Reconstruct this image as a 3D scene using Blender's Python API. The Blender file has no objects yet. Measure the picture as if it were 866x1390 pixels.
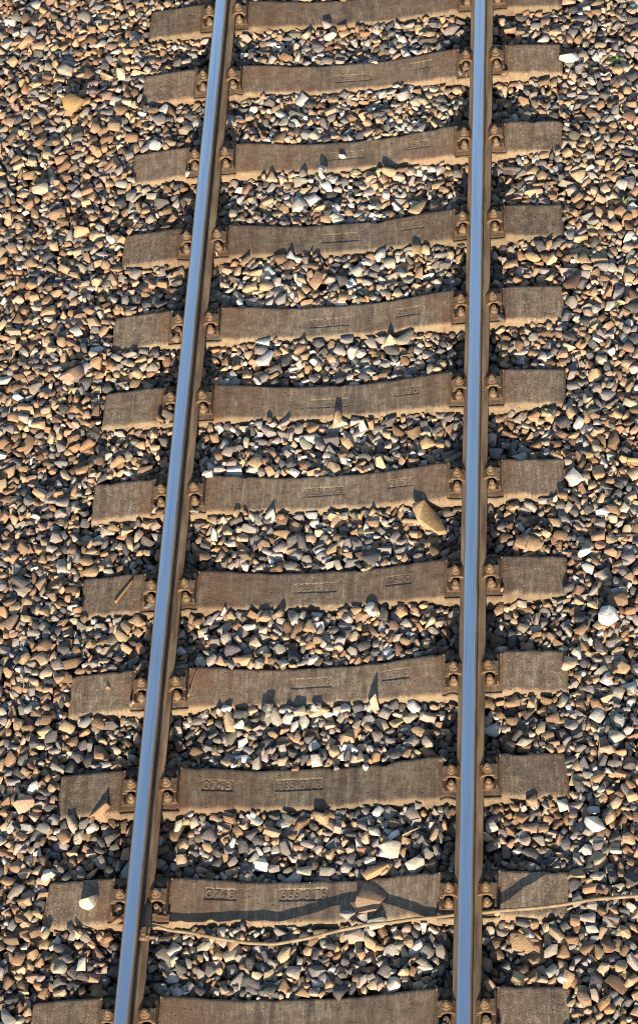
import bpy, bmesh, math, random
import numpy as np
from mathutils import Vector, Matrix, Euler, noise

random.seed(11)
rng = np.random.default_rng(7)
SC = bpy.context.scene
COL = SC.collection

# ------------------------------------------------------------------ camera, light, exposure
F_PX, CX, CY = 4008.8, 433.0, 650.0
CAM_LOC = Vector((1.8942, -8.6746, 11.4501))
CAM_ROT = Euler((0.6877, 0.1307, 0.0456), 'XYZ')
cam_d = bpy.data.cameras.new('camera')
cam = bpy.data.objects.new('camera', cam_d)
COL.objects.link(cam)
cam.location = CAM_LOC
cam.rotation_euler = CAM_ROT
cam_d.sensor_fit = 'VERTICAL'
cam_d.sensor_height = 36.0
cam_d.lens = F_PX * 36.0 / 1390.0
cam_d.shift_y = -45.0 / 1390.0
cam_d.clip_start = 0.1
cam_d.clip_end = 2000.0
SC.camera = cam

SUN_EL = math.radians(17.0)
SUN_AZ = math.radians(0.7)          # the light travels along +y, turned this much towards -x
world = bpy.data.worlds.new('World')
SC.world = world
world.use_nodes = True
wn = world.node_tree.nodes
sky = wn.new('ShaderNodeTexSky')
sky.sky_type = 'NISHITA'
sky.sun_disc = False
sky.sun_elevation = SUN_EL
sky.sun_rotation = math.pi - SUN_AZ
sky.air_density = 1.0
sky.dust_density = 0.25
sky.ozone_density = 0.9
wn['Background'].inputs['Strength'].default_value = 0.098
world.node_tree.links.new(sky.outputs[0], wn['Background'].inputs['Color'])

sun_d = bpy.data.lights.new('sun', 'SUN')
sun_d.energy = 5.0
sun_d.angle = math.radians(0.5)
sun_d.color = (1.0, 0.855, 0.655)
sun = bpy.data.objects.new('sun', sun_d)
COL.objects.link(sun)
ldir = Vector((-math.sin(SUN_AZ) * math.cos(SUN_EL), math.cos(SUN_AZ) * math.cos(SUN_EL), -math.sin(SUN_EL)))
sun.rotation_euler = ldir.to_track_quat('-Z', 'Y').to_euler()
sun.location = (2, -20, 9)

SC.view_settings.view_transform = 'Standard'
SC.view_settings.look = 'None'
SC.view_settings.exposure = 1.4
SC.view_settings.gamma = 1.0
SC.cycles.filter_width = 1.1
SC.cycles.use_denoising = False

# ------------------------------------------------------------------ helpers
CAM_M = CAM_ROT.to_matrix()


def at(px, py, z=0.0):
    """point of the place at height z seen at a pixel of the photograph"""
    d = CAM_M @ Vector(((px - CX) / F_PX, (CY - py) / F_PX, -1.0))
    t = (z - CAM_LOC.z) / d.z
    return CAM_LOC + d * t


CAM_T = np.array(CAM_M.transposed())


def to_px(P):
    v = (np.asarray(P) - np.array(CAM_LOC)) @ CAM_T.T
    return np.stack([CX + F_PX * v[:, 0] / -v[:, 2], CY - F_PX * v[:, 1] / -v[:, 2]], 1)


def tag(o, label=None, cat=None, group=None, kind=None):
    if label: o['label'] = label
    if cat: o['category'] = cat
    if group: o['group'] = group
    if kind: o['kind'] = kind
    return o


def link(name, me, mat=None, parent=None):
    o = bpy.data.objects.new(name, me)
    COL.objects.link(o)
    if mat and not me.materials:
        me.materials.append(mat)
    if parent: o.parent = parent
    return o


def from_bm(name, bm, mat=None, parent=None, smooth=False):
    me = bpy.data.meshes.new(name)
    bmesh.ops.recalc_face_normals(bm, faces=bm.faces)
    bm.to_mesh(me)
    bm.free()
    if smooth:
        for p in me.polygons: p.use_smooth = True
    return link(name, me, mat, parent)


def empty(name, loc, rz=0.0):
    o = bpy.data.objects.new(name, None)
    COL.objects.link(o)
    o.location = loc
    o.rotation_euler = (0, 0, rz)
    o.empty_display_size = 0.1
    return o


def add_box(bm, x0, x1, y0, y1, z0, z1, bevel=0.0):
    b = bmesh.new()
    vs = [b.verts.new((x, y, z)) for z in (z0, z1) for y in (y0, y1) for x in (x0, x1)]
    for f in ((0, 2, 3, 1), (4, 5, 7, 6), (0, 1, 5, 4), (2, 6, 7, 3), (0, 4, 6, 2), (1, 3, 7, 5)):
        b.faces.new([vs[i] for i in f])
    if bevel:
        bmesh.ops.bevel(b, geom=list(b.edges), offset=bevel, segments=1, affect='EDGES')
    merge(bm, b)


def merge(bm, b):
    m = bpy.data.meshes.new('tmp')
    b.to_mesh(m)
    b.free()
    bm.from_mesh(m)
    bpy.data.meshes.remove(m)


def add_lathe(bm, cx, cy, prof, n=12, rot=0.0):
    """prof: [(r, z)...] from bottom to top"""
    rings = []
    for r, z in prof:
        rings.append([bm.verts.new((cx + r * math.cos(rot + 2 * math.pi * k / n), cy + r * math.sin(rot + 2 * math.pi * k / n), z)) for k in range(n)])
    for a, b in zip(rings, rings[1:]):
        for k in range(n):
            bm.faces.new((a[k], a[(k + 1) % n], b[(k + 1) % n], b[k]))
    bm.faces.new(rings[-1])
    bm.faces.new(list(reversed(rings[0])))


def sweep(bm, pts, r, n=8, taper=None):
    pts = [Vector(p) for p in pts]
    rings = []
    for i, p in enumerate(pts):
        a = pts[max(i - 1, 0)]; b = pts[min(i + 1, len(pts) - 1)]
        t = (b - a).normalized()
        s = t.cross(Vector((0, 0, 1)))
        if s.length < 1e-4: s = Vector((1, 0, 0))
        s.normalize()
        u = s.cross(t)
        rr = r * (taper[i] if taper else 1.0)
        rings.append([bm.verts.new(p + (s * math.cos(2 * math.pi * k / n) + u * math.sin(2 * math.pi * k / n)) * rr) for k in range(n)])
    for a, b in zip(rings, rings[1:]):
        for k in range(n):
            bm.faces.new((a[k], a[(k + 1) % n], b[(k + 1) % n], b[k]))
    bm.faces.new(rings[-1]); bm.faces.new(list(reversed(rings[0])))


def catmull(pts, sub=8):
    P = [Vector(p) for p in pts]
    out = []
    for i in range(len(P) - 1):
        p0 = P[max(i - 1, 0)]; p1 = P[i]; p2 = P[i + 1]; p3 = P[min(i + 2, len(P) - 1)]
        for k in range(sub):
            t = k / sub
            out.append(0.5 * ((2 * p1) + (p2 - p0) * t + (2 * p0 - 5 * p1 + 4 * p2 - p3) * t * t + (3 * p1 - p0 - 3 * p2 + p3) * t ** 3))
    out.append(P[-1])
    return out


def lerp(a, b, t): return a + (b - a) * t


def smoothstep(a, b, x):
    t = np.clip((x - a) / (b - a), 0, 1)
    return t * t * (3 - 2 * t)


# ------------------------------------------------------------------ materials
class Mat:
    def __init__(self, name):
        self.m = bpy.data.materials.new(name)
        self.m.use_nodes = True
        self.t = self.m.node_tree
        self.b = self.t.nodes['Principled BSDF']
        self.b.inputs['Specular IOR Level'].default_value = 0.3

    def n(self, typ, **kw):
        o = self.t.nodes.new(typ)
        for k, v in kw.items():
            if k in o.inputs.keys(): o.inputs[k].default_value = v
            else: setattr(o, k, v)
        return o

    def l(self, a, b): self.t.links.new(a, b)

    def noise(self, vec, scale, detail=4, rough=0.55):
        o = self.n('ShaderNodeTexNoise')
        o.inputs['Scale'].default_value = scale
        o.inputs['Detail'].default_value = detail
        o.inputs['Roughness'].default_value = rough
        if vec is not None: self.l(vec, o.inputs['Vector'])
        return o.outputs['Fac']

    def mapv(self, vec, scale):
        o = self.n('ShaderNodeMapping')
        o.inputs['Scale'].default_value = scale
        self.l(vec, o.inputs['Vector'])
        return o.outputs[0]

    def ramp(self, fac, a, b, ca=(0, 0, 0, 1), cb=(1, 1, 1, 1)):
        o = self.n('ShaderNodeValToRGB')
        e = o.color_ramp.elements
        e[0].position, e[1].position = a, b
        e[0].color, e[1].color = ca, cb
        self.l(fac, o.inputs[0])
        return o.outputs[0]

    def mix(self, fac, a, b, mode='MIX'):
        o = self.n('ShaderNodeMix')
        o.data_type = 'RGBA'; o.blend_type = mode
        for s, v in ((o.inputs[0], fac), (o.inputs[6], a), (o.inputs[7], b)):
            if isinstance(v, (int, float)): s.default_value = v
            elif isinstance(v, tuple): s.default_value = v if len(v) == 4 else (*v, 1)
            else: self.l(v, s)
        return o.outputs[2]

    def math(self, op, a, b=None):
        o = self.n('ShaderNodeMath'); o.operation = op
        for s, v in ((o.inputs[0], a), (o.inputs[1], b)):
            if v is None: continue
            if isinstance(v, (int, float)): s.default_value = v
            else: self.l(v, s)
        return o.outputs[0]

    def bump(self, h, strength, dist):
        o = self.n('ShaderNodeBump')
        o.inputs['Strength'].default_value = strength
        o.inputs['Distance'].default_value = dist
        self.l(h, o.inputs['Height'])
        self.l(o.outputs[0], self.b.inputs['Normal'])


def stone_material():
    M = Mat('broken_stone')
    pos = M.n('ShaderNodeNewGeometry').outputs['Position']
    a = M.n('ShaderNodeAttribute'); a.attribute_name = 'col'
    n1 = M.noise(pos, 45, 3)
    n2 = M.noise(pos, 260, 4, 0.75)
    n3 = M.noise(pos, 130, 2)
    c = M.mix(M.math('MULTIPLY', M.ramp(n1, 0.42, 0.72), 0.45), a.outputs['Color'], M.mix(1.0, a.outputs['Color'], (0.62, 0.46, 0.34), 'MULTIPLY'))
    c = M.mix(M.math('MULTIPLY', M.ramp(n3, 0.55, 0.72), 0.5), c, M.mix(0.5, c, (0.42, 0.37, 0.29)))
    v = M.math('ADD', M.math('MULTIPLY', n2, 0.7), 0.65)
    c = M.mix(1.0, c, M.n('ShaderNodeCombineColor').outputs[0], 'MULTIPLY') if False else M.mix(1.0, c, M.ramp(n2, 0.25, 0.75, (0.66, 0.66, 0.66, 1), (1.25, 1.25, 1.25, 1)), 'MULTIPLY')
    M.l(c, M.b.inputs['Base Color'])
    M.b.inputs['Roughness'].default_value = 0.85
    h = M.math('ADD', M.math('MULTIPLY', n3, 1.0), M.math('MULTIPLY', n2, 0.18))
    M.bump(h, 0.42, 0.006)
    return M.m


def concrete_material():
    M = Mat('weathered_concrete')
    tc = M.n('ShaderNodeTexCoord').outputs['Object']
    oi = M.n('ShaderNodeObjectInfo').outputs['Random']
    off = M.n('ShaderNodeVectorMath'); off.operation = 'ADD'
    cmb = M.n('ShaderNodeCombineXYZ')
    M.l(M.math('MULTIPLY', oi, 37.0), cmb.inputs[0]); M.l(M.math('MULTIPLY', oi, 91.0), cmb.inputs[2])
    M.l(tc, off.inputs[0]); M.l(cmb.outputs[0], off.inputs[1])
    p = off.outputs[0]
    st = M.noise(M.mapv(p, (1, 0.13, 0.3)), 75, 5, 0.7)
    st2 = M.noise(M.mapv(p, (1, 0.12, 0.4)), 14, 3, 0.6)
    gr = M.noise(p, 260, 4, 0.7)
    mid = M.noise(p, 22, 4, 0.6)
    big = M.noise(p, 3.2, 3)
    base = M.mix(M.ramp(mid, 0.36, 0.66), (0.165, 0.122, 0.08), (0.305, 0.232, 0.15))
    base = M.mix(M.math('MULTIPLY', M.ramp(big, 0.4, 0.65), 0.5), base, (0.20, 0.128, 0.088))
    base = M.mix(M.math('MULTIPLY', M.ramp(st, 0.50, 0.68), 0.68), base, (0.47, 0.395, 0.29))
    base = M.mix(M.math('MULTIPLY', M.ramp(st2, 0.52, 0.64), 0.65), base, (0.10, 0.072, 0.052))
    # rust and brake dust run off the fastenings
    at_ = M.n('ShaderNodeAttribute'); at_.attribute_name = 'wear'
    sep = M.n('ShaderNodeSeparateColor'); M.l(at_.outputs['Color'], sep.inputs[0])
    rustn = M.math('MULTIPLY', sep.outputs[0], M.ramp(M.noise(M.mapv(p, (1, 0.4, 1)), 9, 4), 0.3, 0.62))
    base = M.mix(M.math('MULTIPLY', rustn, 0.8), base, (0.215, 0.108, 0.056))
    # exposed aggregate on the block ends
    vo = M.n('ShaderNodeTexVoronoi'); vo.inputs['Scale'].default_value = 95; M.l(p, vo.inputs['Vector'])
    sp = M.math('MULTIPLY', M.ramp(vo.outputs['Distance'], 0.16, 0.34, (1, 1, 1, 1), (0, 0, 0, 1)), M.ramp(M.noise(p, 40, 2), 0.44, 0.56))
    base = M.mix(M.math('MULTIPLY', sp, M.math('ADD', M.math('MULTIPLY', sep.outputs[1], 0.85), 0.22)), base, (0.50, 0.42, 0.31))
    # air holes
    vh = M.n('ShaderNodeTexVoronoi'); vh.inputs['Scale'].default_value = 46; M.l(p, vh.inputs['Vector'])
    hole = M.math('MULTIPLY', M.ramp(vh.outputs['Distance'], 0.12, 0.22, (1, 1, 1, 1), (0, 0, 0, 1)), M.ramp(M.noise(p, 17, 1), 0.50, 0.55))
    base = M.mix(M.math('MULTIPLY', hole, 0.7), base, (0.05, 0.036, 0.026))
    # broken edges and side faces show fresher cement
    base = M.mix(M.math('MULTIPLY', sep.outputs[2], M.ramp(mid, 0.30, 0.62)), base, (0.27, 0.20, 0.12))
    base = M.mix(1.0, base, M.ramp(gr, 0.28, 0.72, (0.36, 0.36, 0.36, 1), (1.12, 1.12, 1.12, 1)), 'MULTIPLY')
    tint = M.math('ADD', 0.74, M.math('MULTIPLY', oi, 0.36))
    cc = M.n('ShaderNodeCombineColor')
    for i_ in range(3): M.l(tint, cc.inputs[i_])
    base = M.mix(1.0, base, cc.outputs[0], 'MULTIPLY')
    grime = M.ramp(M.noise(M.mapv(p, (1, 1.6, 1)), 6.5, 5, 0.65), 0.56, 0.70)
    base = M.mix(M.math('MULTIPLY', grime, 0.55), base, (0.075, 0.056, 0.042))
    M.l(base, M.b.inputs['Base Color'])
    M.b.inputs['Roughness'].default_value = 0.92
    h = M.math('ADD', M.math('MULTIPLY', gr, 0.5), M.math('ADD', M.math('MULTIPLY', st, 0.5), M.math('MULTIPLY', mid, 0.6)))
    h = M.math('SUBTRACT', h, M.math('MULTIPLY', hole, 1.2))
    M.bump(h, 0.6, 0.008)
    return M.m


def rust_material(name, a, b, rough=0.8, scale=1.0, streak=False):
    M = Mat(name)
    pos = M.n('ShaderNodeNewGeometry').outputs['Position']
    if streak:
        big = M.noise(M.mapv(pos, (1, 0.12, 0.6)), 30 * scale, 4)
    else:
        big = M.noise(pos, 30 * scale, 4)
    fine = M.noise(pos, 400 * scale, 3, 0.7)
    c = M.mix(M.ramp(big, 0.35, 0.68), a, b)
    c = M.mix(1.0, c, M.ramp(fine, 0.25, 0.75, (0.7, 0.7, 0.7, 1), (1.25, 1.25, 1.25, 1)), 'MULTIPLY')
    M.l(c, M.b.inputs['Base Color'])
    M.b.inputs['Roughness'].default_value = rough
    M.bump(M.math('ADD', fine, big), 0.3, 0.002)
    return M.m


def polished_material():
    M = Mat('polished_steel')
    pos = M.n('ShaderNodeNewGeometry').outputs['Position']
    s = M.noise(M.mapv(pos, (1, 0.004, 1)), 420, 3, 0.6)
    s2 = M.noise(M.mapv(pos, (1, 0.05, 1)), 60, 3, 0.6)
    s3 = M.noise(M.mapv(pos, (1, 0.012, 1)), 130, 2, 0.5)
    s4 = M.noise(M.mapv(pos, (1, 0.10, 1)), 9, 3, 0.6)
    c = M.mix(M.ramp(s, 0.3, 0.7), (0.86, 0.87, 0.88), (1.0, 1.0, 1.0))
    c = M.mix(M.math('MULTIPLY', M.ramp(s3, 0.52, 0.66), 0.5), c, (0.56, 0.54, 0.52))
    M.l(c, M.b.inputs['Base Color'])
    M.b.inputs['Metallic'].default_value = 1.0
    M.l(M.math('ADD', M.math('MULTIPLY', s3, 0.22), M.math('ADD', M.math('MULTIPLY', s4, 0.12), 0.03)), M.b.inputs['Roughness'])
    M.bump(M.math('ADD', s, s3), 0.12, 0.0010)
    return M.m


def plain(name, col, rough=0.7):
    M = Mat(name)
    pos = M.n('ShaderNodeNewGeometry').outputs['Position']
    n = M.noise(pos, 160, 3)
    c = M.mix(1.0, (*col, 1), M.ramp(n, 0.25, 0.75, (0.65, 0.65, 0.65, 1), (1.3, 1.3, 1.3, 1)), 'MULTIPLY')
    M.l(c, M.b.inputs['Base Color'])
    M.b.inputs['Roughness'].default_value = rough
    return M.m


def gravel_ground_material():
    M = Mat('gravel_ground')
    pos = M.n('ShaderNodeNewGeometry').outputs['Position']
    v = M.n('ShaderNodeTexVoronoi'); v.inputs['Scale'].default_value = 20; M.l(pos, v.inputs['Vector'])
    c = M.mix(M.noise(pos, 2.0, 4), (0.10, 0.075, 0.05), (0.22, 0.165, 0.11))
    c = M.mix(0.5, c, M.mix(1.0, c, v.outputs['Color'], 'MULTIPLY'))
    M.l(c, M.b.inputs['Base Color'])
    M.b.inputs['Roughness'].default_value = 0.95
    M.bump(M.math('SUBTRACT', 1.0, v.outputs['Distance']), 0.8, 0.03)
    return M.m


M_STONE = stone_material()
M_CONC = concrete_material()
M_RAIL = rust_material('rusted_rail_steel', (0.085, 0.052, 0.03), (0.215, 0.148, 0.086), 0.75, 1.0, True)
M_HEADSIDE = rust_material('worn_rail_edge', (0.12, 0.083, 0.052), (0.20, 0.145, 0.09), 0.55, 1.0, True)
M_POL = polished_material()
M_IRON = rust_material('rusted_iron', (0.035, 0.023, 0.016), (0.10, 0.058, 0.032), 0.75, 1.6)
M_CLIP = rust_material('rusted_clip_iron', (0.075, 0.045, 0.026), (0.17, 0.11, 0.06), 0.65, 1.6)
M_WEB = rust_material('shaded_rail_web', (0.045, 0.03, 0.021), (0.085, 0.058, 0.038), 0.85, 1.0, True)  # web rust darkened: the shade below the rail head is put into its colour
M_NUT = rust_material('dusty_iron', (0.075, 0.048, 0.028), (0.185, 0.122, 0.068), 0.65, 1.6)
M_CABLE = rust_material('dusty_cable_sheath', (0.13, 0.088, 0.05), (0.23, 0.165, 0.096), 0.6, 1.0)
M_TWIG = plain('dry_stalk', (0.42, 0.30, 0.16))
M_WOOD = plain('brown_twig', (0.23, 0.14, 0.075))
M_LEAF = plain('green_leaf', (0.11, 0.16, 0.035))
M_GROUND = gravel_ground_material()

# ------------------------------------------------------------------ ground
GX0, GX1, GY0, GY1 = -3.1, 3.0, -3.3, 5.3
bm = bmesh.new()
bmesh.ops.create_grid(bm, x_segments=40, y_segments=40, size=600)
o = from_bm('ground', bm, M_GROUND)
o.location = (0, 0, -0.42)
tag(o, kind='structure')

# ------------------------------------------------------------------ sleepers: where each lies
GAUGE = 0.751
Y0, PITCH = 3.6737, 0.6
DY = {-1: -0.01, 0: .040, 1: .009, 2: -.029, 3: -.034, 4: .005, 5: -.004, 6: -.016, 7: .003, 8: .021, 9: .005, 10: 0.0}
ROT = {-1: .018, 0: .017, 1: .0251, 2: .0172, 3: .022, 4: .0023, 5: .009, 6: .0048, 7: .0157, 8: .0109, 9: -.0115, 10: 0.004}
LABELS = {
    -1: 'concrete sleeper cut by the top edge of the view, beyond all the others',
    0: 'reddish brown concrete sleeper, second from the top, bare of stones',
    1: 'concrete sleeper third from the top with white stones lying on it',
    2: 'grey brown concrete sleeper fourth from the top, with no stone lying on it',
    3: 'concrete sleeper fifth from the top with dark pointed stone shadows',
    4: 'concrete sleeper sixth from the top with one stone shadow at its middle',
    5: 'concrete sleeper with a square dark shadow by the right rail',
    6: 'concrete sleeper with a brown twig lying on its left block',
    7: 'concrete sleeper with a dry stalk beside its left rail plate',
    8: 'concrete sleeper with clear cast numbers, next above the cable',
    9: 'concrete sleeper with the brown cable lying along its lower edge',
    10: 'concrete sleeper cut by the bottom edge, nearest of all',
}
# number panels: pixel centre and text
PANELS = {
    0: [((480, 104), .20, .06, '385 0 76'), ((572, 91), .13, .055, '2570')],
    1: [((470, 209), .20, .06, '385 0 76'), ((566, 199), .13, .055, '2570')],
    2: [((461, 321), .20, .06, '385 0 76'), ((560, 308), .13, .055, '2570')],
    3: [((448, 436), .21, .06, '385 0 76'), ((554, 425), .13, .055, '2570')],
    4: [((446, 546), .20, .06, '385 0 76'), ((552, 533), .13, .055, '2570')],
    5: [((440, 666), .20, .06, '385 0 76'), ((544, 657), .13, .055, '2570')],
    6: [((428, 796), .21, .06, '385 0 76'), ((541, 789), .13, .055, '2570')],
    7: [((422, 925), .20, .06, '385 0 76'), ((538, 917), .13, .055, '2570')],
    8: [((296, 1069), .145, .062, '0743'), ((406, 1064), .22, .066, '385 0 76')],
    9: [((300, 1216), .145, .062, '0743'), ((412, 1213), .22, .066, '385 0 76')],
    -1: [], 10: [],
}
S_HALF = 1.205


def sl_top(x):
    """height of the sleeper top (without the plate recess) along the sleeper"""
    ax = np.abs(x)
    mid = -0.030 + 0.044 * smoothstep(0.12, 0.66, ax)
    out = -0.026 * smoothstep(0.86, 1.25, ax)
    return mid + out


def sl_half(x):
    return 0.106 + 0.012 * smoothstep(0.25, 0.62, np.abs(x))


REC = 0.142          # half length of the plate recess

def sleeper_mesh(k, panels):
    xs = set(np.round(np.linspace(-S_HALF, S_HALF, 200), 4).tolist())
    for s in (-1, 1):
        for e in (-REC, REC):
            xs |= {round(s * GAUGE + e - .0015, 4), round(s * GAUGE + e + .0015, 4)}
    for (cx, cy, w, h, _t) in panels:
        for e in (-w / 2, w / 2):
            xs |= {round(cx + e - .002, 4), round(cx + e + .002, 4)}
    xs = np.array(sorted(xs))
    vs = set(np.round(np.linspace(-1, 1, 23), 4).tolist())
    for (cx, cy, w, h, _t) in panels:
        for e in (-h / 2, h / 2):
            vs |= {round((cy + e - .0015) / .108, 4), round((cy + e + .0015) / .108, 4)}
    vs = np.array(sorted(vs))
    seed = k * 7.3
    bm = bmesh.new()
    lay = bm.verts.layers.float_color.new('wear')
    rows = []
    nv = len(vs)
    for x in xs:
        hy = float(sl_half(x)); zt = float(sl_top(x))
        endd = S_HALF - abs(x)
        erode = 0.012 * max(0, 1 - endd / 0.025) ** 2
        jn = 0.0045 * noise.noise((x * 14, 3.1, seed)) + 0.001 * noise.noise((x * 50, 7.7, seed))
        js = 0.0050 * noise.noise((x * 14, 9.1, seed)) + 0.0012 * noise.noise((x * 50, 1.7, seed))
        chip_s = max(0, noise.noise((x * 13, 20.0, seed)) - 0.28) * 0.05
        chip_n = max(0, noise.noise((x * 13, 40.0, seed)) - 0.35) * 0.04
        dxr = abs(abs(x) - GAUGE)
        wear_rust = float(np.clip(1.3 - dxr / 0.48, 0, 1)) if abs(x) < GAUGE + 0.2 else 0.25
        if k >= 8 and x > 0: wear_rust *= 0.35
        if x > 0: wear_rust *= 0.65
        if k <= 1: wear_rust = min(1.0, wear_rust * .8 + 0.40)
        if k in (6, 8): wear_rust = min(1.0, wear_rust * 1.25)
        agg = float(smoothstep(0.85, 0.95, np.array(abs(x))))
        ring = []
        # south side: bottom, mid, lip
        hs, hn = hy + js - chip_s, hy + jn - chip_n
        low = hy + 0.030
        def V(y, z, side, xx=x):
            v = bm.verts.new((xx, y, z))
            v[lay] = (wear_rust, agg, side, 1)
            return v
        ring.append(V(-low, -0.20, 0.8))
        ring.append(V(-(hy + 0.014 + js * .5), zt - 0.075, 0.85))
        ring.append(V(-(hs + 0.010), zt - 0.034 - erode, 0.95))
        ring.append(V(-(hs + 0.0035), zt - 0.010 - erode - chip_s * .2, 1.0))
        for v in vs:
            y = v * 0.108
            y = y * ((hs if y < 0 else hn) / 0.108)
            z = zt
            if dxr < REC - .001: z = float(min(zt, 0.0))
            for (cx, cy, w, h, _t) in panels:
                if abs(x - cx) < w / 2 and abs(v * .108 - cy) < h / 2:
                    z -= (0.0045 if k >= 8 else 0.0024)
            z += 0.0016 * noise.noise((x * 16, y * 16, seed)) + 0.0010 * noise.noise((x * 55, y * 55, seed))
            e = max(0, abs(v) - 0.93) / 0.07
            z -= 0.003 * e * e + erode
            ring.append(V(y, z, 0.55 * max(0, abs(v) - 0.9) / 0.1 * (0.5 + noise.noise((x * 9, v, seed)))))
        ring.append(V(hn + 0.0035, zt - 0.010 - erode, 0.8))
        ring.append(V(hn + 0.010, zt - 0.034 - erode, 0.8))
        ring.append(V(hy + 0.014, zt - 0.075, 0.8))
        ring.append(V(low, -0.20, 0.8))
        rows.append(ring)
    for a, b in zip(rows, rows[1:]):
        for i in range(len(a) - 1):
            f = bm.faces.new((a[i], b[i], b[i + 1], a[i + 1]))
            f.smooth = True
    bm.faces.new(rows[0]); bm.faces.new(list(reversed(rows[-1])))
    for e in bm.edges:
        if len(e.link_faces) == 2 and e.calc_face_angle(0) > math.radians(38): e.smooth = False
    return bm


def clip_mesh(s):
    """rail clip on the side s: rests on the rail foot and on the plate lip"""
    b = bmesh.new()
    prof = [(.044, .034), (.044, .0425), (.068, .0595), (.104, .0595), (.119, .048), (.119, .030), (.110, .030), (.102, .046), (.070, .046), (.060, .034)]
    for y0, y1 in ((-.031, .031),):
        A = [b.verts.new((s * x, y0, z)) for x, z in prof]
        B = [b.verts.new((s * x, y1, z)) for x, z in prof]
        n = len(prof)
        for i in range(n):
            b.faces.new((A[i], A[(i + 1) % n], B[(i + 1) % n], B[i]))
        b.faces.new(A); b.faces.new(B)
    # low wings along both edges
    add_box(b, min(s * .038, s * .055), max(s * .038, s * .055), -.039, .039, .0345, .0415, .002)
    add_box(b, min(s * .110, s * .127), max(s * .110, s * .127), -.039, .039, .036, .046, .002)
    return b


def make_plate():
    """shared meshes of one rail fastening (plate frame: origin on the rail axis at seat height)"""
    out = {}
    b = bmesh.new()
    add_box(b, -.132, .132, -.082, .082, 0, .016, .002)
    for s in (-1, 1):
        x0, x1 = sorted((s * .119, s * .129))
        add_box(b, x0, x1, -.081, .081, .015, .040, .002)
        x0, x1 = sorted((s * .0645, s * .0685))
        add_box(b, x0, x1, -.078, .078, .015, .030, .001)
    out['base_plate'] = b
    for s, nm in ((-1, 'l'), (1, 'r')):
        out['clip' + nm] = clip_mesh(s)
        b = bmesh.new()
        cx = s * .083
        add_lathe(b, cx, 0, [(.022, .0590), (.0235, .0615), (.022, .064), (.0195, .065), (.0225, .068), (.0225, .070), (.019, .0715)], 14)
        out['washer' + nm] = b
        b = bmesh.new()
        add_lathe(b, cx, 0, [(.0160, .071), (.0175, .073), (.0175, .086), (.0150, .089)], 6, 0.3)
        add_lathe(b, cx, 0, [(.0095, .088), (.0095, .097), (.0075, .100)], 10)
        out['nut' + nm] = b
        for t, q in ((-1, 's'), (1, 'n')):
            b = bmesh.new()
            add_lathe(b, s * .086, t * .057, [(.0235, .016), (.0235, .022), (.0205, .028), (.0175, .032), (.0160, .034)], 14)
            add_lathe(b, s * .086, t * .057, [(.0135, .033), (.0125, .052), (.0105, .056)], 6, 0.2 + t)
            out['spike' + nm + q] = b
    res = {}
    for k_, b in out.items():
        me = bpy.data.meshes.new(k_ if len(k_) > 5 else k_)
        bmesh.ops.recalc_face_normals(b, faces=b.faces)
        b.to_mesh(me); b.free()
        me.materials.append(M_IRON if k_ == 'base_plate' else (M_CLIP if k_.startswith('clip') else M_NUT))
        res[k_] = me
    return res


PL = make_plate()
TEXTS = {}


def number_mesh(text, w, h):
    key = (text, w, h)
    if key in TEXTS: return TEXTS[key]
    cu = bpy.data.curves.new('raised_number', 'FONT')
    cu.body = text
    cu.size = h * 1.02
    cu.extrude = 0.0014
    cu.bevel_depth = 0.0006
    cu.resolution_u = 3
    cu.align_x = 'CENTER'; cu.align_y = 'CENTER'
    cu.space_character = 1.05
    ob = bpy.data.objects.new('tmp', cu)
    COL.objects.link(ob)
    dg = bpy.context.evaluated_depsgraph_get()
    me = bpy.data.meshes.new_from_object(ob.evaluated_get(dg))
    bpy.data.objects.remove(ob)
    xs = [v.co.x for v in me.vertices]
    sx = (w * 0.92) / max(1e-6, max(xs) - min(xs))
    for v in me.vertices: v.co.x *= sx
    me.name = 'raised_number'
    me.materials.clear(); me.materials.append(M_CONC)
    TEXTS[key] = me
    return me


SLEEPERS = []
for k in range(-1, 11):
    yc = Y0 - PITCH * k + DY[k]
    rz = ROT[k]
    root = empty('railway_sleeper', (0, yc, 0), rz)
    tag(root, LABELS[k], 'sleeper', 'concrete sleepers of the track')
    inv = root.matrix_basis.inverted()
    pans = []
    for (px, w, h, t) in PANELS[k]:
        p = inv @ at(px[0], px[1], -0.02)
        pans.append((p.x, max(-.066, min(.05, p.y)), w, h, t))
    from_bm('concrete_beam', sleeper_mesh(k, pans), M_CONC, root)
    for (cx, cy, w, h, t) in pans:
        o = link('raised_number', number_mesh(t, w, h), M_CONC, root)
        o.location = (cx, cy, float(sl_top(cx)) - (0.0040 if k >= 8 else 0.0030))
        sl = (float(sl_top(cx + .02)) - float(sl_top(cx - .02))) / .04
        o.rotation_euler = (0, -math.atan(sl), 0)
    for s in (-1, 1):
        pl = link('base_plate', PL['base_plate'], None, root)
        pl.location = (s * GAUGE, 0, 0.001)
        for nm in 'lr':
            sx = -1 if nm == 'l' else 1

            def about(o, c, a):
                o.rotation_euler = (0, 0, a)
                o.location = c - Matrix.Rotation(a, 3, 'Z') @ c
            about(link('rail_clip', PL['clip' + nm], None, pl), Vector((sx * .08, 0, 0)), random.gauss(0, .05))
            link('spring_washer', PL['washer' + nm], None, pl)
            about(link('clip_nut', PL['nut' + nm], None, pl), Vector((sx * .083, 0, 0)), random.uniform(0, 1))
            for q in 'sn':
                about(link('screw_spike', PL['spike' + nm + q], None, pl), Vector((sx * .086, (-.057 if q == 's' else .057), 0)), random.uniform(0, 1))
    SLEEPERS.append((k, yc, rz))

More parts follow.
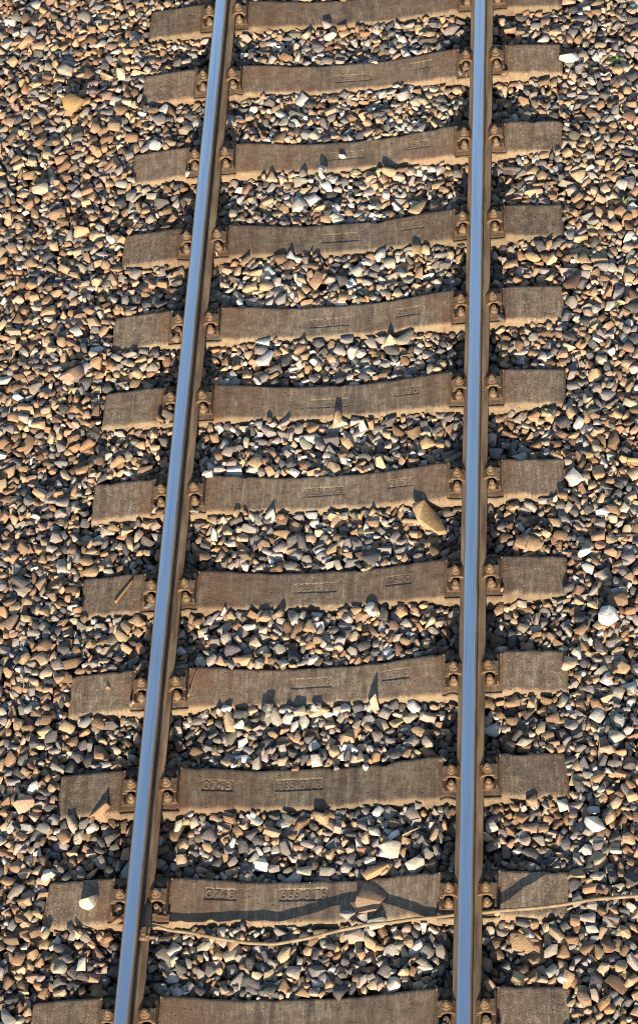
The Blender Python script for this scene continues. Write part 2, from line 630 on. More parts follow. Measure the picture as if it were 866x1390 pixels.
# ------------------------------------------------------------------ rails
def rail_mesh(xc):
    # half section from the top centre down to the foot: (x, z, material to the next point)
    half = [(0, .1495), (.006, .1494), (.012, .14915), (.018, .1486), (.0235, .1479), (.0262, .1472), (.0305, .1455), (.0335, .1405), (.0335, .1120), (.0310, .1085), (.0130, .1000), (.0080, .0920),
            (.0072, .0480), (.0100, .0360), (.0230, .0265), (.0615, .0125), (.0630, .0100), (.0630, .0010), (.0610, 0)]
    prof = [(x, z) for x, z in half] + [(-x, z) for x, z in reversed(half[1:])]
    n = len(prof)
    ys = np.concatenate([[-9, -6], np.linspace(-3.4, 5.4, 89), [8, 11]])
    bm = bmesh.new()
    rows = []
    for y in ys:
        wob = 0.0009 * noise.noise((y * 1.7, xc, 0))
        rows.append([bm.verts.new((x + wob * (1 if abs(x) < .028 and z > .147 else 0), y, z + .0235)) for x, z in prof])
    for a, b in zip(rows, rows[1:]):
        for i in range(n):
            f = bm.faces.new((a[i], a[(i + 1) % n], b[(i + 1) % n], b[i]))
            zz = (prof[i][1] + prof[(i + 1) % n][1]) / 2; xx = abs(prof[i][0] + prof[(i + 1) % n][0]) / 2
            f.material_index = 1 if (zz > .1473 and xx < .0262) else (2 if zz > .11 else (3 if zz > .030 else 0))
            f.smooth = f.material_index == 1
    bm.faces.new(rows[0]); bm.faces.new(list(reversed(rows[-1])))
    return bm


for s, lab in ((-1, 'left steel rail of the track with polished blue shining head and rusty sides'),
               (1, 'right steel rail of the track, the upright one that runs beside the short outer blocks')):
    me_o = from_bm('steel_rail', rail_mesh(s), M_RAIL)
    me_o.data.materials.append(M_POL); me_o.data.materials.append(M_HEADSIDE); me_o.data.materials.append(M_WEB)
    me_o.location = (s * GAUGE, 0, 0)
    tag(me_o, lab, 'rail', 'rails of the track')

# ------------------------------------------------------------------ stones: shapes
def polyhedron(r, bevel, dims=None, rounded=False):
    """an angular broken stone about 1 across: a block cut by random planes"""
    b = bmesh.new()
    dims = Vector(dims or (0.62, lerp(0.34, 0.56, r.random()), lerp(0.22, 0.46, r.random())))
    bmesh.ops.create_cube(b, size=2.0)
    for v in b.verts: v.co = Vector((v.co.x * dims.x, v.co.y * dims.y, v.co.z * dims.z))
    for _ in range(18 if rounded else r.randint(5, 9)):
        n = Vector((r.gauss(0, 1), r.gauss(0, 1), r.gauss(0, 1)))
        n = Vector((n.x / dims.x, n.y / dims.y, n.z / dims.z)).normalized()
        sup = math.sqrt((n.x * dims.x) ** 2 + (n.y * dims.y) ** 2 + (n.z * dims.z) ** 2)
        d = sup * (r.uniform(0.56, 0.66) if rounded else r.uniform(0.56, 0.92))
        bmesh.ops.bisect_plane(b, geom=b.verts[:] + b.edges[:] + b.faces[:], dist=1e-5, plane_co=n * d, plane_no=n, clear_outer=True)
        es = [e for e in b.edges if len(e.link_faces) == 1]
        if es: bmesh.ops.holes_fill(b, edges=es, sides=0)
    bmesh.ops.remove_doubles(b, verts=b.verts, dist=0.035 if rounded else 0.06)
    hull = bmesh.ops.convex_hull(b, input=b.verts)
    bmesh.ops.delete(b, geom=list({g for g in hull['geom_interior'] + hull['geom_unused'] if isinstance(g, bmesh.types.BMVert)}), context='VERTS')
    bmesh.ops.dissolve_limit(b, angle_limit=math.radians(6), verts=b.verts, edges=b.edges)
    bmesh.ops.recalc_face_normals(b, faces=b.faces)
    co = np.array([v.co[:] for v in b.verts])
    planes = np.array([(*f.normal, f.normal.dot(f.verts[0].co)) for f in b.faces])
    lo = tri(b.copy())
    if bevel:
        bb = b.copy()
        bmesh.ops.bevel(bb, geom=list(bb.edges), offset=0.009, segments=1, affect='EDGES', clamp_overlap=True)
        hi = tri(bb)
    else:
        hi = lo
    b.free()
    return co, planes, lo, hi


def tri(b):
    bmesh.ops.triangulate(b, faces=b.faces)
    b.verts.ensure_lookup_table()
    V = np.array([v.co[:] for v in b.verts])
    F = np.array([[v.index for v in f.verts] for f in b.faces], dtype=np.int32)
    b.free()
    return V, F


R = random.Random(5)
TEMPL = []
while len(TEMPL) < 60:
    try:
        co, planes, lo, hi = polyhedron(R, True)
    except Exception:
        continue
    if len(co) < 7 or len(planes) < 6: continue
    TEMPL.append((co, planes, lo, hi))

CELL = 0.007
BIG = 9.0


def rot_random(r, tilt):
    a = r.uniform(0, 2 * math.pi)
    M = Matrix.Rotation(r.uniform(0, 2 * math.pi), 3, 'Z') @ Matrix.Rotation(r.gauss(0, tilt), 3, Vector((math.cos(a), math.sin(a), 0))) @ Matrix.Rotation(r.choice((0, math.pi)), 3, 'X')
    return np.array(M)


def variant(t, M, size):
    co, planes, lo, hi = TEMPL[t]
    n = planes[:, :3] @ M.T; d = planes[:, 3] * size
    P = (co @ M.T) * size
    x0, y0 = P[:, 0].min(), P[:, 1].min(); x1, y1 = P[:, 0].max(), P[:, 1].max()
    ix0, iy0 = math.floor(x0 / CELL), math.floor(y0 / CELL)
    w, h = math.ceil(x1 / CELL) - ix0 + 1, math.ceil(y1 / CELL) - iy0 + 1
    gx = (ix0 + np.arange(w)) * CELL; gy = (iy0 + np.arange(h)) * CELL
    X, Y = np.meshgrid(gx, gy)
    U = np.full(X.shape, BIG); L = np.full(X.shape, -BIG)
    ok = np.ones(X.shape, bool)
    for (a, b, c), dd in zip(n, d):
        v = dd - a * X - b * Y
        if c > 1e-3: U = np.minimum(U, v / c)
        elif c < -1e-3: L = np.maximum(L, v / c)
        else: ok &= v > 0
    ok &= U > L
    if not ok.any(): return None
    return dict(t=t, M=M, size=size, ix=ix0, iy=iy0, w=w, h=h, L=np.where(ok, L, BIG), U=np.where(ok, U, -BIG), top=P[:, 2].max(), r=max(x1, -x0))


VARS = []
while len(VARS) < 1500:
    q = R.random()
    size = R.uniform(0.020, 0.042) if q < 0.40 else (R.uniform(0.042, 0.064) if q < 0.87 else R.uniform(0.064, 0.090))
    v = variant(R.randrange(60), rot_random(R, 0.6), size)
    if v: VARS.append(v)

# ------------------------------------------------------------------ stones: settle them one by one on a height field
NX = int((GX1 - GX0) / CELL); NY = int((GY1 - GY0) / CELL)
gx = GX0 + np.arange(NX) * CELL; gy = GY0 + np.arange(NY) * CELL
X, Y = np.meshgrid(gx, gy)


def lowfreq(nx, ny, cells, seed):
    g = np.random.default_rng(seed).normal(size=(int(ny / cells) + 4, int(nx / cells) + 4))
    yi = np.arange(ny) / cells; xi = np.arange(nx) / cells
    y0 = yi.astype(int); x0 = xi.astype(int)
    ty = (yi - y0); tx = (xi - x0)
    ty = (ty * ty * (3 - 2 * ty))[:, None]; tx = (tx * tx * (3 - 2 * tx))[None]
    A = g[np.ix_(y0, x0)]; B = g[np.ix_(y0, x0 + 1)]; C = g[np.ix_(y0 + 1, x0)]; D = g[np.ix_(y0 + 1, x0 + 1)]
    return (A * (1 - tx) + B * tx) * (1 - ty) + (C * (1 - tx) + D * tx) * ty


lf = lowfreq(NX, NY, 18, 3) * 0.010 + lowfreq(NX, NY, 60, 4) * 0.008
ax = np.abs(X)
T = -0.033 + lf + lowfreq(NX, NY, 9, 31) * 0.006 + 0.010 * np.exp(-(X / .28) ** 2) * 0
T += -0.026 * np.clip(1 - ax / 0.45, 0, 1) + 0.004 * smoothstep(0.92, 1.10, ax)                    # follows the lower middle of the sleepers
T -= 0.030 * np.exp(-((ax - GAUGE) / 0.15) ** 2)              # hollows under the rails
sh = smoothstep(1.12, 1.34, ax)
T += sh * 0.025
T -= 0.30 * np.clip(-X - 2.1, 0, 9) ** 1.2 + 0.30 * np.clip(X - 2.0, 0, 9) ** 1.2
T = np.minimum(T, 0.004)
H = T - 0.085 + lowfreq(NX, NY, 5, 9) * 0.006
BASE = H.copy()
for k, yc, rz in SLEEPERS:
    c, s = math.cos(rz), math.sin(rz)
    lx = c * X + s * (Y - yc); ly = -s * X + c * (Y - yc)
    m = (np.abs(lx) < S_HALF) & (np.abs(ly) < sl_half(lx) + 0.012)
    top = sl_top(lx)
    H = np.where(m, top, H)
    T = np.where(m, -BIG, T)
ID = np.full(H.shape, -1, np.int32)
stones = []          # (variant, x, y, z)
rr = np.random.default_rng(21)
POINT = np.where(T > -1)


def blockmean(A, n=3):
    c = np.cumsum(np.cumsum(np.pad(A, ((n + 1, n), (n + 1, n)), 'edge'), 0), 1)
    w = 2 * n + 1
    return (c[w:, w:] - c[:-w, w:] - c[w:, :-w] + c[:-w, :-w]) / (w * w)


def near_rail(x, r):
    return abs(abs(x) - GAUGE) < 0.066 + r


for batch in range(90):
    D = np.clip(T - blockmean(np.where(T > -1, H, T.clip(-.1)), 3) - 0.004, 0, .05)
    D[:14] = 0; D[-14:] = 0; D[:, :14] = 0; D[:, -14:] = 0
    D = np.where(T > -1, D, 0).ravel()
    tot = D.sum()
    if (D > 0.006).sum() < 2500: break
    cs = np.cumsum(D)
    picks = np.searchsorted(cs, rr.random(1100) * tot)
    vi = rr.integers(0, len(VARS), 1100)
    jit = rr.integers(-4, 5, (1100, 9, 2))
    for q in range(1100):
        v = VARS[vi[q]]
        ci, cj = divmod(int(picks[q]), NX)
        best = None
        w, h, L = v['w'], v['h'], v['L']
        for a in range(9):
            i = ci + v['iy'] + int(jit[q, a, 0]); j = cj + v['ix'] + int(jit[q, a, 1])
            if i < 0 or j < 0 or i + h > NY or j + w > NX: continue
            z = (H[i:i + h, j:j + w] - L).max()
            if best is None or z < best[0]: best = (z, i, j)
        if best is None: continue
        z, i, j = best
        z -= 0.10 * v['size']
        iy, jx = i - v['iy'], j - v['ix']
        x, y = GX0 + jx * CELL, GY0 + iy * CELL
        tgt = T[min(max(iy, 0), NY - 1), min(max(jx, 0), NX - 1)]
        if tgt < -1: tgt = -0.05
        lim = 0.022 + 0.026 * (rr.random() ** 3)
        if z + v['top'] > tgt + lim: continue
        if near_rail(x, v['r']) and z + v['top'] > 0.016: continue
        sub = H[i:i + h, j:j + w]
        up = v['U'] + z
        mk = up > sub
        sub[mk] = up[mk]
        ID[i:i + h, j:j + w][mk] = len(stones)
        stones.append((v, x, y, z))
for k, yc, rz in SLEEPERS:
    for s in (-1, 1):
        for _ in range(8 if s < 0 else 5):
            dx = rr.uniform(-.14, .0 if s < 0 and rr.random() < .7 else .14); dyy = rr.choice([-1, -1, 1]) * rr.uniform(.080, .122)
            if abs(dx) < .085: continue
            x, y = s * GAUGE + dx - rz * dyy, yc + dyy + rz * s * GAUGE
            v = VARS[rr.integers(0, len(VARS))]
            if v['size'] > .048: continue
            i = int(round((y - GY0) / CELL)) + v['iy']; j = int(round((x - GX0) / CELL)) + v['ix']
            if i < 0 or j < 0 or i + v['h'] > NY or j + v['w'] > NX: continue
            sub = H[i:i + v['h'], j:j + v['w']]
            z = (sub - v['L']).max() - .006
            up = v['U'] + z; mk = up > sub; sub[mk] = up[mk]
            ID[i:i + v['h'], j:j + v['w']][mk] = len(stones)
            stones.append((v, GX0 + (j - v['ix']) * CELL, GY0 + (i - v['iy']) * CELL, z))
FORCED = {}
PALETTE_EDGE = [(.30, .205, .12), (.40, .36, .30), (.25, .15, .085), (.36, .26, .155), (.20, .185, .17)]
for (ex, ey, tip, sz) in [(347, 699, -.006, .055), (367, 700, .002, .06), (379, 700, -.006, .05), (450, 697, -.010, .06), (326, 839, -.004, .055), (362, 838, .010, .055),
                          (399, 838, -.004, .075), (510, 829, .008, .05), (340, 963, -.008, .05), (365, 963, .006, .06), (431, 961, -.006, .055), (470, 960, -.010, .06),
                          (405, 474, -.012, .06), (385, 475, -.014, .05), (515, 459, -.006, .05), (505, 573, -.012, .05), (330, 580, -.010, .05), (140, 1105, .045, .10),
                          (333, 474, -.012, .045), (520, 346, -.004, .055), (310, 1108, -.012, .05), (255, 1106, .0, .05), (60, 950, .012, .06), (150, 940, .02, .055)]:
    p = at(ex, ey, -.02)
    for _ in range(40):
        v = variant(R.randrange(60), rot_random(R, 1.1), sz)
        if v and v['top'] > .40 * sz: break
    i = int(round((p.y - GY0) / CELL)) + v['iy']; j = int(round((p.x - GX0) / CELL)) + v['ix']
    z = tip - v['top']
    sub = H[i:i + v['h'], j:j + v['w']]
    up = v['U'] + z; mk = up > sub; sub[mk] = up[mk]
    ID[i:i + v['h'], j:j + v['w']][mk] = len(stones)
    FORCED[len(stones)] = PALETTE_EDGE[len(FORCED) % 5]
    stones.append((v, GX0 + (j - v['ix']) * CELL, GY0 + (i - v['iy']) * CELL, z))
print('stones settled', len(stones), 'batches', batch)

vis = np.bincount(ID[ID >= 0].ravel(), minlength=len(stones))

# ------------------------------------------------------------------ stones: colours
PALETTE = np.array([
    (.42, .285, .165),   # tan
    (.35, .21, .115),   # orange brown
    (.50, .375, .235),   # pale sand
    (.38, .335, .275),   # warm grey
    (.255, .24, .225),   # grey
    (.58, .54, .47),     # pale grey
    (.80, .77, .70),     # white
    (.095, .095, .10),   # dark slate
    (.20, .125, .075),   # dark brown
    (.41, .265, .18),    # pinkish brown
])


def stone_color(x, y):
    w = np.array([.18, .12, .13, .14, .14, .07, .015, .12, .09, .05])
    if abs(x) < 0.62:
        w += np.array([-.02, -.05, .03, .07, .02, .08, .035, .02, -.02, -.02])
    if y < 0.3:
        w += np.array([-.02, .01, .0, .03, .02, .0, .004, .06, .03, .0])
    if x < -1.2: w += np.array([.03, .06, 0, -.03, -.02, -.03, -.005, 0, .03, .03])
    d = abs(abs(x) - GAUGE)
    if d < 0.24:
        f = 1 - d / 0.24
        w += f * np.array([-.10, -.02, -.10, -.07, .05, -.05, -.015, .20, .16, -.03])
    w = np.clip(w, 0.002, None); w /= w.sum()
    c = PALETTE[rr.choice(len(PALETTE), p=w)] * np.array((.76, .75, .745))
    dust = .06 + .16 * max(0.0, 1 - d / .5)          # brake dust and rust film, thickest by the rails
    c = c * (1 - dust) + np.array((.235, .165, .10)) * dust
    return np.clip(c * rr.normal(1, .16) * (1 + rr.normal(0, .025, 3)), .03, .8)


def world_verts(st, hi):
    v, x, y, z = st
    V, F = TEMPL[v['t']][3 if hi else 2]
    return (V @ v['M'].T) * v['size'], F, np.array((x, y, z))


P = np.array([(s[1], s[2], s[3]) for s in stones])
px = to_px(P)
infr = (px[:, 0] > -10) & (px[:, 0] < 876) & (px[:, 1] > -10) & (px[:, 1] < 1400)
score = np.where((px[:, 0] > 8) & (px[:, 0] < 858) & (px[:, 1] > 8) & (px[:, 1] < 1380), vis, 0)
order = np.argsort(-score)
hero = set(order[:300].tolist())

bm = bmesh.new()
NG = 4
me = bpy.data.meshes.new('ballast_bed')
bx = np.arange(0, NX, 8); by = np.arange(0, NY, 8)
BX, BY = np.meshgrid(gx[bx], gy[by]); BZ = BASE[np.ix_(by, bx)] + .004
nbx, nby = len(bx), len(by)
idx = np.arange(nbx * nby).reshape(nby, nbx)
quads = np.stack([idx[:-1, :-1], idx[:-1, 1:], idx[1:, 1:], idx[1:, :-1]], -1).reshape(-1, 4)
me.from_pydata(np.stack([BX, BY, BZ], -1).reshape(-1, 3).tolist(), [], quads.tolist())
bed = link('ballast_bed', me, M_GROUND)
tag(bed, kind='structure')
bm.free()


def color_attr(me, C):
    a = me.attributes.new('col', 'FLOAT_COLOR', 'POINT')
    a.data.foreach_set('color', np.concatenate([C, np.ones((len(C), 1))], 1).astype(np.float32).ravel())


def mesh_arrays(name, V, F):
    me = bpy.data.meshes.new(name)
    me.vertices.add(len(V)); me.loops.add(len(F) * 3); me.polygons.add(len(F))
    me.vertices.foreach_set('co', V.astype(np.float32).ravel())
    me.loops.foreach_set('vertex_index', F.astype(np.int32).ravel())
    me.polygons.foreach_set('loop_start', np.arange(len(F), dtype=np.int32) * 3)
    me.update(calc_edges=True)
    return me


VV, FF, CC, base = [], [], [], 0
for i, st in enumerate(stones):
    if vis[i] == 0: continue
    c = stone_color(st[1], st[2])
    if i in FORCED: c = np.array(FORCED[i])
    if i in hero:
        V, F, o_ = world_verts(st, True)
        me = mesh_arrays('stone', V, F)
        color_attr(me, np.repeat(c[None], len(V), 0))
        ob = link('stone', me, M_STONE, bed)
        ob.location = o_
        continue
    V, F, o_ = world_verts(st, bool(infr[i]) and vis[i] >= 10)
    VV.append(V + o_); FF.append(F + base); base += len(V)
    CC.append(np.repeat(c[None], len(V), 0))
V = np.concatenate(VV); F = np.concatenate(FF)
me = mesh_arrays('gravel', V, F)
color_attr(me, np.concatenate(CC))
gr = link('gravel', me, M_STONE, bed)
tag(gr, kind='stuff')
print('gravel tris', len(F), 'visible', int((vis > 0).sum()))

# ------------------------------------------------------------------ single stones that stand out
SPECIAL = [
    # px, py, size (m), colour, tilt, label
    (500, 1222, .125, (.30, .20, .125), 'big brown stone lying on the sleeper next to the cable', .25),
    (472, 1236, .058, (.30, .29, .27), 'small grey stone on the sleeper, left of the big brown stone', .3),
    (492, 1242, .066, (.24, .22, .21), 'dark grey stone on the sleeper edge, below the big brown stone', .3),
    (581, 703, .165, (.42, .29, .155), 'long tan slab of stone leaning on the sleeper by the right rail', .5),
    (123, 1230, .060, (.58, .52, .40), 'round white stone on the left block of the sleeper at the cable', .2),
    (825, 844, .086, (.72, .70, .65), 'large round white stone at the right edge of the track', .2),
    (793, 753, .058, (.80, .77, .72), 'small bright white stone right of the track, above the round white one', .4),
    (471, 490, .088, (.30, .18, .115), 'rounded brown stone alone among pale gravel between two sleepers', .2),
    (532, 197, .050, (.66, .58, .45), 'white stone lying on the third sleeper from the top, right of its middle', .2),
    (464, 208, .042, (.62, .58, .50), 'smallest of the white stones on the third sleeper from the top', .3),
    (438, 229, .062, (.66, .63, .56), 'white stone at the lower edge of the third sleeper from the top', .3),
    (98, 146, .112, (.42, .26, .10), 'large ochre stone left of the track near the top', .2),
    (164, 103, .074, (.66, .54, .36), 'round cream stone left of the track, above the large ochre one', .2),
    (583, 62, .085, (.48, .33, .17), 'sandy stone beside the right rail at the second sleeper from the top', .2),
    (507, 79, .062, (.66, .58, .45), 'cream stone standing on the far edge of the second sleeper from the top', .4),
    (457, 566, .090, (.42, .29, .17), 'tan stone at the lower edge of the sixth sleeper, casting a spike of shadow', .5),
    (529, 460, .066, (.46, .38, .26), 'pale pointed stone at the lower edge of the fifth sleeper from the top', .6),
    (506, 952, .085, (.42, .34, .25), 'pale stone against the lower edge of the sleeper with a long dark shadow', .6),
    (436, 1106, .075, (.44, .30, .17), 'tan stone at the lower edge of the sleeper with clear cast numbers', .5),
    (718, 1273, .155, (.36, .235, .125), 'large orange brown stone below the cable, right of the right rail', .15),
    (528, 1152, .088, (.48, .43, .35), 'large whitish stone between the two lowest sleepers', .15),
    (508, 1177, .100, (.40, .255, .13), 'orange stone overhanging the far edge of the sleeper at the cable', .3),
    (66, 1191, .066, (.64, .60, .52), 'whitish stone above the left block of the sleeper at the cable', .2),
    (100, 516, .110, (.30, .19, .14), 'large pinkish brown stone left of the sixth sleeper', .2),
    (718, 738, .105, (.30, .20, .115), 'flat brown stone beyond the right block of the eighth sleeper', .15),
    (688, 650, .0, None, '', 0),
    (755, 140, .0, None, '', 0),
    (808, 1125, .075, (.74, .71, .64), 'white stone at the far right near the second sleeper from the bottom', .3),
    (808, 1170, .100, (.40, .33, .22), 'flat grey tan stone right of the track, above the cable', .2),
    (793, 91, .0, None, '', 0),
    (820, 82, .0, None, '', 0),
    (690, 1345, .0, None, '', 0),
    (774, 80, .105, (.62, .58, .48), 'long pale wedge of stone beside the green weed at the top right', .2),
    (712, 656, .0, None, '', 0),
    (776, 650, .095, (.48, .47, .44), 'rounded pale grey stone touching the right block of the seventh sleeper', .2),
    (835, 1002, .085, (.5, .45, .36), 'pale grey stone at the right edge, level with the second lowest crib', .3),
]
SPECIAL += [(529, 231, .085, (.44, .30, .17), 'tan stone at the edge of the third sleeper from the top, casting a rounded shadow', .3),
            (464, 187, .0, None, '', 0)]
STAND = {                                     # stones that stand up against a sleeper edge: height of the tip
    'tan stone at the edge of the third sleeper from the top, casting a rounded shadow': .014,
    'white stone at the lower edge of the third sleeper from the top': .012,
    'tan stone at the lower edge of the sixth sleeper, casting a spike of shadow': .016,
    'pale pointed stone at the lower edge of the fifth sleeper from the top': .018,
    'pale stone against the lower edge of the sleeper with a long dark shadow': .032,
    'tan stone at the lower edge of the sleeper with clear cast numbers': .006,
}
UP = ((.62, .30, .24), math.radians(95), -1.15)
SHAPED = {
    'tan stone at the lower edge of the sixth sleeper, casting a spike of shadow': UP,
    'pale pointed stone at the lower edge of the fifth sleeper from the top': UP,
    'pale stone against the lower edge of the sleeper with a long dark shadow': UP,
    'long tan slab of stone leaning on the sleeper by the right rail': ((.62, .34, .17), math.radians(113), -.35),
    'large whitish stone between the two lowest sleepers': ((.62, .36, .26), math.radians(-12), .1),
    'large orange brown stone below the cable, right of the right rail': ((.62, .40, .24), math.radians(-18), .15),
    'big brown stone lying on the sleeper next to the cable': ((.60, .50, .28), math.radians(60), .2),
    'large round white stone at the right edge of the track': ((.85, .80, .70), math.radians(20), .1),
    'round white stone on the left block of the sleeper at the cable': ((.85, .80, .66), .3, .1),
    'large ochre stone left of the track near the top': ((.60, .42, .28), math.radians(-40), .15),
    'long pale wedge of stone beside the green weed at the top right': ((.62, .28, .22), math.radians(-10), .1),
    'orange stone overhanging the far edge of the sleeper at the cable': ((.62, .32, .24), math.radians(35), .1),
    'flat brown stone beyond the right block of the eighth sleeper': ((.62, .36, .16), math.radians(-20), .1),
    'large pinkish brown stone left of the sixth sleeper': ((.62, .36, .26), math.radians(45), .1),
}
for (sx, sy, size, colr, lab, tilt) in SPECIAL:
    if colr is None: continue
    best = None
    Rs = random.Random(int(sx * 7 + sy))
    p = at(sx, sy, 0.0)
    for tr in range(14):
        if lab in SHAPED:
            dims, yaw, pit = SHAPED[lab]
            TEMPL.append(polyhedron(Rs, True, dims, 'round' in lab))
            Mx = np.array(Matrix.Rotation(yaw, 3, 'Z') @ Matrix.Rotation(pit, 3, 'Y') @ Matrix.Rotation(Rs.gauss(0, .12), 3, 'X'))
            v = variant(len(TEMPL) - 1, Mx, size)
        else:
            v = variant(Rs.randrange(60), rot_random(Rs, tilt), size * 0.86)
        if v is None: continue
        jx = int(round((p.x - GX0) / CELL)); iy = int(round((p.y - GY0) / CELL))
        i, j = iy + v['iy'], jx + v['ix']
        if i < 0 or j < 0 or i + v['h'] > NY or j + v['w'] > NX: continue
        sub = H[i:i + v['h'], j:j + v['w']]
        d = (sub - v['L'])
        z = d.max()
        ok = v['L'] < 5
        gap = float((z - d[ok]).mean())         # sits close to what is under it
        if best is None or gap < best[0]: best = (gap, v, z - 0.10 * size, i, j, jx, iy)
    gap, v, z, i, j, jx, iy = best
    if lab in STAND: z = STAND[lab] - v['top']
    sub = H[i:i + v['h'], j:j + v['w']]
    np.maximum(sub, v['U'] + z, out=sub)
    Vt, Ft = TEMPL[v['t']][3]
    Vt = (Vt @ v['M'].T) * v['size']
    me = mesh_arrays('loose_stone', Vt, Ft)
    color_attr(me, np.repeat(np.array(colr)[None] * 0.80, len(Vt), 0))
    ob = link('loose_stone', me, M_STONE)
    ob.location = (GX0 + jx * CELL, GY0 + iy * CELL, z)
    tag(ob, lab, 'stone', 'single stones that stand out from the ballast')


def height(x, y):
    i = int(round((y - GY0) / CELL)); j = int(round((x - GX0) / CELL))
    return float(H[max(0, i - 2):i + 3, max(0, j - 2):j + 3].max())


# ------------------------------------------------------------------ the cable bonded to the left rail
CAB = [(196.5, 1262, .062), (198, 1257, .070), (203, 1256, .066), (215, 1258, .045), (236, 1263, .036), (278, 1270, .032), (315, 1277, .030), (351, 1281, .026), (383, 1280, .024),
       (428, 1271, .028), (470, 1261, .034), (510, 1254, .040), (545, 1250, .034), (580, 1246, .022), (605, 1243, .0115), (632, 1240, .0115), (655, 1238, .018),
       (684, 1236, .040), (718, 1233, .062), (757, 1229, .075), (797, 1222, .080), (830, 1219, .070), (866, 1216, .062), (930, 1212, .055), (1010, 1211, .045), (1120, 1216, .03)]
root = empty('bond_cable', at(196.5, 1262, .06))
tag(root, 'brown bond cable bolted to the left rail and crossing under the right rail', 'cable')
pts = [p + Vector((0, .004 * noise.noise((p.x * 9, 1, 2)), .003 * noise.noise((p.x * 14, 5, 2)))) for p in catmull([at(a, b, c) for a, b, c in CAB], 7)]
bm = bmesh.new()
sweep(bm, [p - root.location for p in pts], 0.0082, 10)
from_bm('cable_sheath', bm, M_CABLE, root, True)
cp = at(194.5, 1268, .085) - root.location
xw = -GAUGE + 0.008 - root.location.x      # web face of the left rail
bm = bmesh.new()
zc = .085 - root.location.z
add_box(bm, xw, xw + .050, cp.y - .030, cp.y + .022, zc - .012, zc + .010, .003)
add_box(bm, xw + .030, xw + .052, cp.y - .012, cp.y + .030, zc - .030, zc + .016, .003)
cl = from_bm('cable_clamp', bm, M_NUT, root)
bm = bmesh.new()
b2 = bmesh.new()
add_lathe(b2, 0, 0, [(.017, 0), (.017, .016), (.015, .018)], 6)
add_lathe(b2, 0, 0, [(.009, .017), (.009, .040), (.0075, .042)], 10)
bmesh.ops.rotate(b2, verts=b2.verts, cent=(0, 0, 0), matrix=Matrix.Rotation(math.pi / 2, 3, 'Y'))
bmesh.ops.translate(b2, verts=b2.verts, vec=(xw + .050, cp.y - .018, zc))
merge(bm, b2)
from_bm('clamp_bolt', bm, M_NUT, cl)

# ------------------------------------------------------------------ twigs, dry grass, weeds
def twig(name, pts, r, lab, cat, mat, z_add=.006):
    P3 = []
    for (a, b) in pts:
        q = at(a, b, 0.0)
        h = height(q.x, q.y)
        q = at(a, b, h + z_add)
        P3.append(q)
    o0 = P3[0].copy()
    bm = bmesh.new()
    cs = catmull([p - o0 for p in P3], 4)
    n = len(cs)
    sweep(bm, cs, r, 6, [1 - .55 * i / n for i in range(n)])
    o = from_bm(name, bm, mat, None, True)
    o.location = o0
    tag(o, lab, cat)


twig('dry_twig', [(157, 818), (168, 804), (181, 787)], .0085, 'brown twig lying across the left block of a sleeper', 'twig', M_WOOD)
twig('dry_stalk', [(256, 945), (262, 926), (268, 908)], .006, 'straw coloured stalk lying beside the left rail plate on a sleeper', 'stalk', M_WOOD)
twig('dry_stalk', [(288, 168), (295, 176), (301, 185)], .0035, 'thin pale stalk leaning on the foot of the left rail near the top', 'stalk', M_TWIG, .01)
twig('dry_stalk', [(294, 342), (297, 356), (300, 371)], .005, 'straw coloured stalk next to the left rail, below the fourth sleeper', 'stalk', M_TWIG)
twig('dry_twig', [(546, 1134), (558, 1128), (568, 1124)], .004, 'thin tan twig among the stones between the two lowest sleepers', 'twig', M_TWIG)
twig('dry_stalk', [(100, 1262), (112, 1270), (128, 1281)], .005, 'thin brown stalk below the left block of the lowest sleeper in view', 'stalk', M_WOOD)
twig('dry_twig', [(650, 1080), (645, 1090), (650, 1101)], .003, 'thin dark twig beside the right rail under its plate', 'twig', M_WOOD)

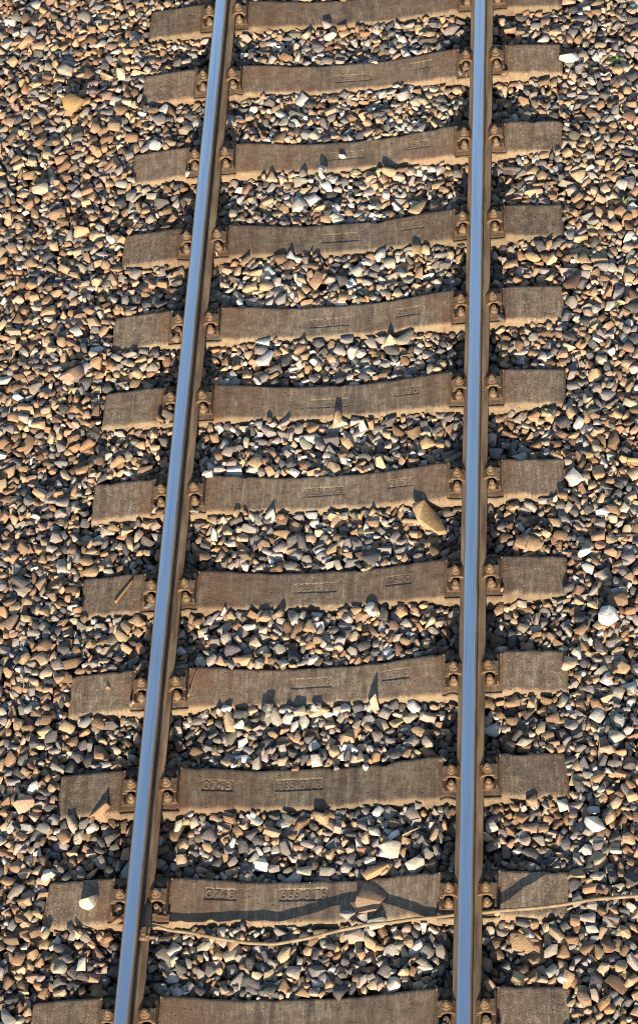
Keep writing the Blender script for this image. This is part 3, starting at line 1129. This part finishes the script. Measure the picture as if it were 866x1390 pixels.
WEEDS = [(836, 84, .060, 26, 'pale green weed growing in the ballast at the top right', M_LEAF),
         (853, 12, .045, 14, 'small green weed at the top right corner', M_LEAF),
         (481, 236, .045, 22, 'tuft of green weed at the lower edge of the third sleeper', M_LEAF),
         (846, 278, .045, 16, 'green weed at the right edge, level with the fourth sleeper', M_LEAF),
         (838, 413, .035, 12, 'low green weed at the right edge, level with the fifth sleeper', M_LEAF),
         (84, 296, .030, 10, 'tiny green weed left of the track near the fourth sleeper', M_LEAF),
         (130, 317, .030, 10, 'tiny green weed close to the left block of the fourth sleeper', M_LEAF),
         (82, 546, .036, 12, 'green weed left of the sixth sleeper', M_LEAF),
         (440, 1181, .038, 9, 'thin green blades at the far edge of the sleeper at the cable', M_LEAF),
         (365, 967, .030, 10, 'green sprig below the sleeper with a dry stalk', M_LEAF),
         (313, 176, .085, 24, 'heap of dry straw beside the left rail near the top', M_TWIG),
         (818, 706, .050, 14, 'dry brown weed among stones right of the seventh sleeper', M_TWIG)]
for (a, b, rad, n, lab, mat) in WEEDS:
    q = at(a, b, -.01)
    q = at(a, b, height(q.x, q.y) - .012)
    Rw = random.Random(a * 3 + b)
    bm = bmesh.new()
    for _ in range(n):
        an = Rw.uniform(0, 6.283); ln = rad * Rw.uniform(.6, 1.15); up = Rw.uniform(.25, 1.1)
        d = Vector((math.cos(an), math.sin(an), up)).normalized()
        s = d.cross(Vector((0, 0, 1))).normalized() * ln * (.10 if mat is M_LEAF else .035)
        base = Vector((Rw.gauss(0, rad * .12), Rw.gauss(0, rad * .12), 0))
        mid = base + d * ln * .55; tip = base + d * ln + Vector((0, 0, -.25 * ln))
        vs = [bm.verts.new(c) for c in (base, mid - s, tip, mid + s)]
        bm.faces.new((vs[0], vs[1], vs[3])); bm.faces.new((vs[1], vs[2], vs[3]))
    o = from_bm('dry_grass' if mat is M_TWIG else 'weed', bm, mat)
    o.location = q
    tag(o, lab, 'dry grass' if mat is M_TWIG else 'weed', None if mat is M_TWIG else 'small weeds in the ballast')
